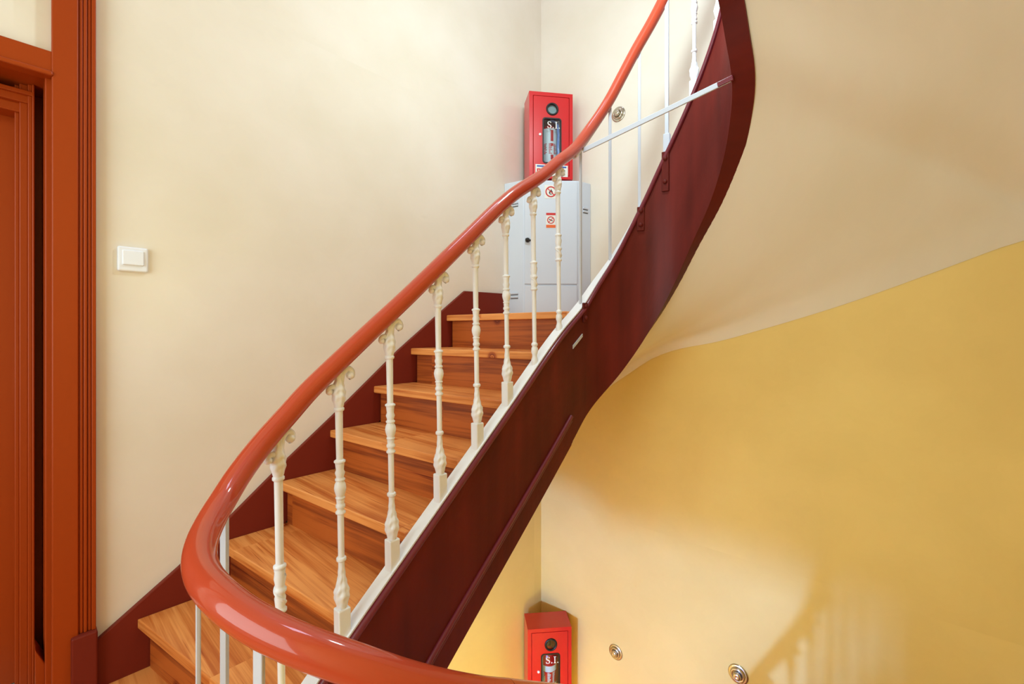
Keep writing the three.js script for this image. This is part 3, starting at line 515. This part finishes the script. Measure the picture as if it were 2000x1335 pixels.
  mesh('exit_arrow', new THREE.ExtrudeGeometry(ar, { depth: 0.0008, bevelEnabled: false }).translate(0.212, 0.04, zs + 0.0014), M.labelWhite, c);
  mesh('first_aid_print', textGeo('+ /', 0.02).translate(0.13, 0.03, zs + 0.0004), M.paperGreen, c);
  return c;
}
function extinguisher(label, cab, hoseSide, pale) {
  const e = tag(group('fire_extinguisher'), label, 'fire extinguisher');
  e.position.copy(cab.position); e.rotation.copy(cab.rotation);
  const ox = 0.145, oz = -0.075, R = 0.052;
  mesh('cylinder', lathe([[0, 0.008], [R - 0.004, 0.008], [R, 0.014], [R, 0.3], [R * 0.86, 0.335], [R * 0.45, 0.358], [0.016, 0.362], [0.016, 0.378], [0, 0.378]], 32).translate(ox, 0, oz), M.red, e);
  const band = (y0, y1, mat, n) => { const m = mesh(n, new THREE.CylinderGeometry(R + 0.0006, R + 0.0006, y1 - y0, 28, 1, true, -1.15, 2.3).translate(ox, (y0 + y1) / 2, oz), mat, e); return m; };
  if (pale) { const l = band(0.1, 0.325, M.labelWhite, 'label_sheet'); l.scale.set(1, 1, 1); }
  else { band(0.235, 0.272, M.labelWhite, 'label_band'); band(0.13, 0.16, M.labelWhite, 'label_band'); }
  const lines = []; for (let i = 0; i < 9; i++) for (let j = 0; j < 3; j++) { const w = 0.2 + 0.22 * rnd(); lines.push(new THREE.CylinderGeometry(R + 0.001, R + 0.001, 0.0045, 8, 1, true, -0.9 + j * 0.62, w).translate(ox, 0.168 + i * 0.0075, oz)); }
  mesh('label_print', lines, pale ? M.paperRed : M.labelWhite, e);
  if (pale) mesh('label_stripe', [[0.245, 0.315], [0.13, 0.16], [0.215, 0.232]].map(([y0, y1]) => new THREE.CylinderGeometry(R + 0.0016, R + 0.0016, y1 - y0, 8, 1, true, -0.05, 0.34).translate(ox, (y0 + y1) / 2, oz)), M.paperRed, e);
  mesh('valve', [new THREE.CylinderGeometry(0.014, 0.016, 0.04, 16).translate(ox, 0.395, oz), new RoundedBoxGeometry(0.09, 0.01, 0.018, 2, 0.003).translate(ox + 0.02, 0.418, oz)], M.black, e);
  mesh('gauge_or_reflection', new THREE.CylinderGeometry(pale ? 0.033 : 0.014, pale ? 0.033 : 0.014, 0.01, 24).rotateX(Math.PI / 2).translate(ox, 0.43, oz + (pale ? 0.06 : 0.02)), pale ? M.portholeSheen : M.labelWhite, e);  // upper cabinet: enlarged disc coloured as the porthole reflection; lower: plain gauge
  const k = hoseSide; mesh('hose', taperTube([[ox + k * 0.012, 0.395, oz + 0.01], [ox + k * 0.04, 0.37, oz + 0.03], [ox + k * 0.05, 0.3, oz + 0.045], [ox + k * 0.046, 0.2, oz + 0.05], [ox + k * 0.06, 0.1, oz + 0.045]], 0.0085, 0.0085, 10, 30), M.hose, e);
  return e;
}
{
  const FL = [0.156, 2.143], a = Math.atan2(0.216, 0.173);
  const up = redCabinet('bright red extinguisher cabinet above the grey corner cabinet', P(FL[0], 2.083, FL[1]), a);
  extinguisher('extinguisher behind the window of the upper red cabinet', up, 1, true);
  const lo = redCabinet('red extinguisher cabinet in the lower wall corner, cut by the bottom edge', P(0.138, -0.709 - RH, 2.15), Math.atan2(0.206, 0.183));
  extinguisher('extinguisher with pale blue hose behind the window of the lower red cabinet', lo, -1);
}

// ------------------------------------------------------------------ lamps
function lamp(name, cfg, label, fit) {
  const L = tag(group(name), label, 'lamp'); L.position.copy(P(cfg.s, cfg.y, cfg.t));
  mesh('bulb', new THREE.SphereGeometry(cfg.r, 24, 16), std({ color: 0xffffff, emissive: cfg.col, emissiveIntensity: 1.5 }), L);
  fit(L);
  const p = new THREE.PointLight(cfg.col, cfg.power, 0, 2); p.castShadow = true; p.shadow.radius = cfg.r * 100; L.add(p);
}
lamp('pendant_lamp', PENDANT, 'bare bulb hanging on a black cord high in the stairwell', L => {
  mesh('lamp_holder', lathe([[0, 0.1], [0.02, 0.1], [0.022, 0.05], [0.018, 0.044], [0, 0.044]], 20), M.black, L);
  mesh('cord', new THREE.CylinderGeometry(0.003, 0.003, CEIL - PENDANT.y - 0.1, 8).translate(0, 0.1 + (CEIL - PENDANT.y - 0.1) / 2, 0), M.black, L);
});
lamp('ceiling_lamp', HALL, 'globe lamp under the landing lighting the lower wall', L => mesh('stem', lathe([[0, 0.075], [0.03, 0.075], [0.03, 0.11], [0.012, 0.12], [0.012, -HALL.y - 0.23], [0.05, -HALL.y - 0.21], [0.05, -HALL.y - 0.2], [0, -HALL.y - 0.2]], 24), M.white, L));
lamp('added_wall_lamp', FILL_LOW, 'added fill globe on the right wall beside the lower flight', L => mesh('bracket', [new THREE.CylinderGeometry(0.012, 0.012, WID - FILL_LOW.s - 0.07, 12).rotateZ(Math.PI / 2).translate(0.07 + (WID - FILL_LOW.s - 0.07) / 2, 0, 0), new THREE.CylinderGeometry(0.05, 0.05, 0.015, 24).rotateZ(Math.PI / 2).translate(WID - FILL_LOW.s - 0.0075, 0, 0)], M.white, L));
renderer.render(scene, camera);
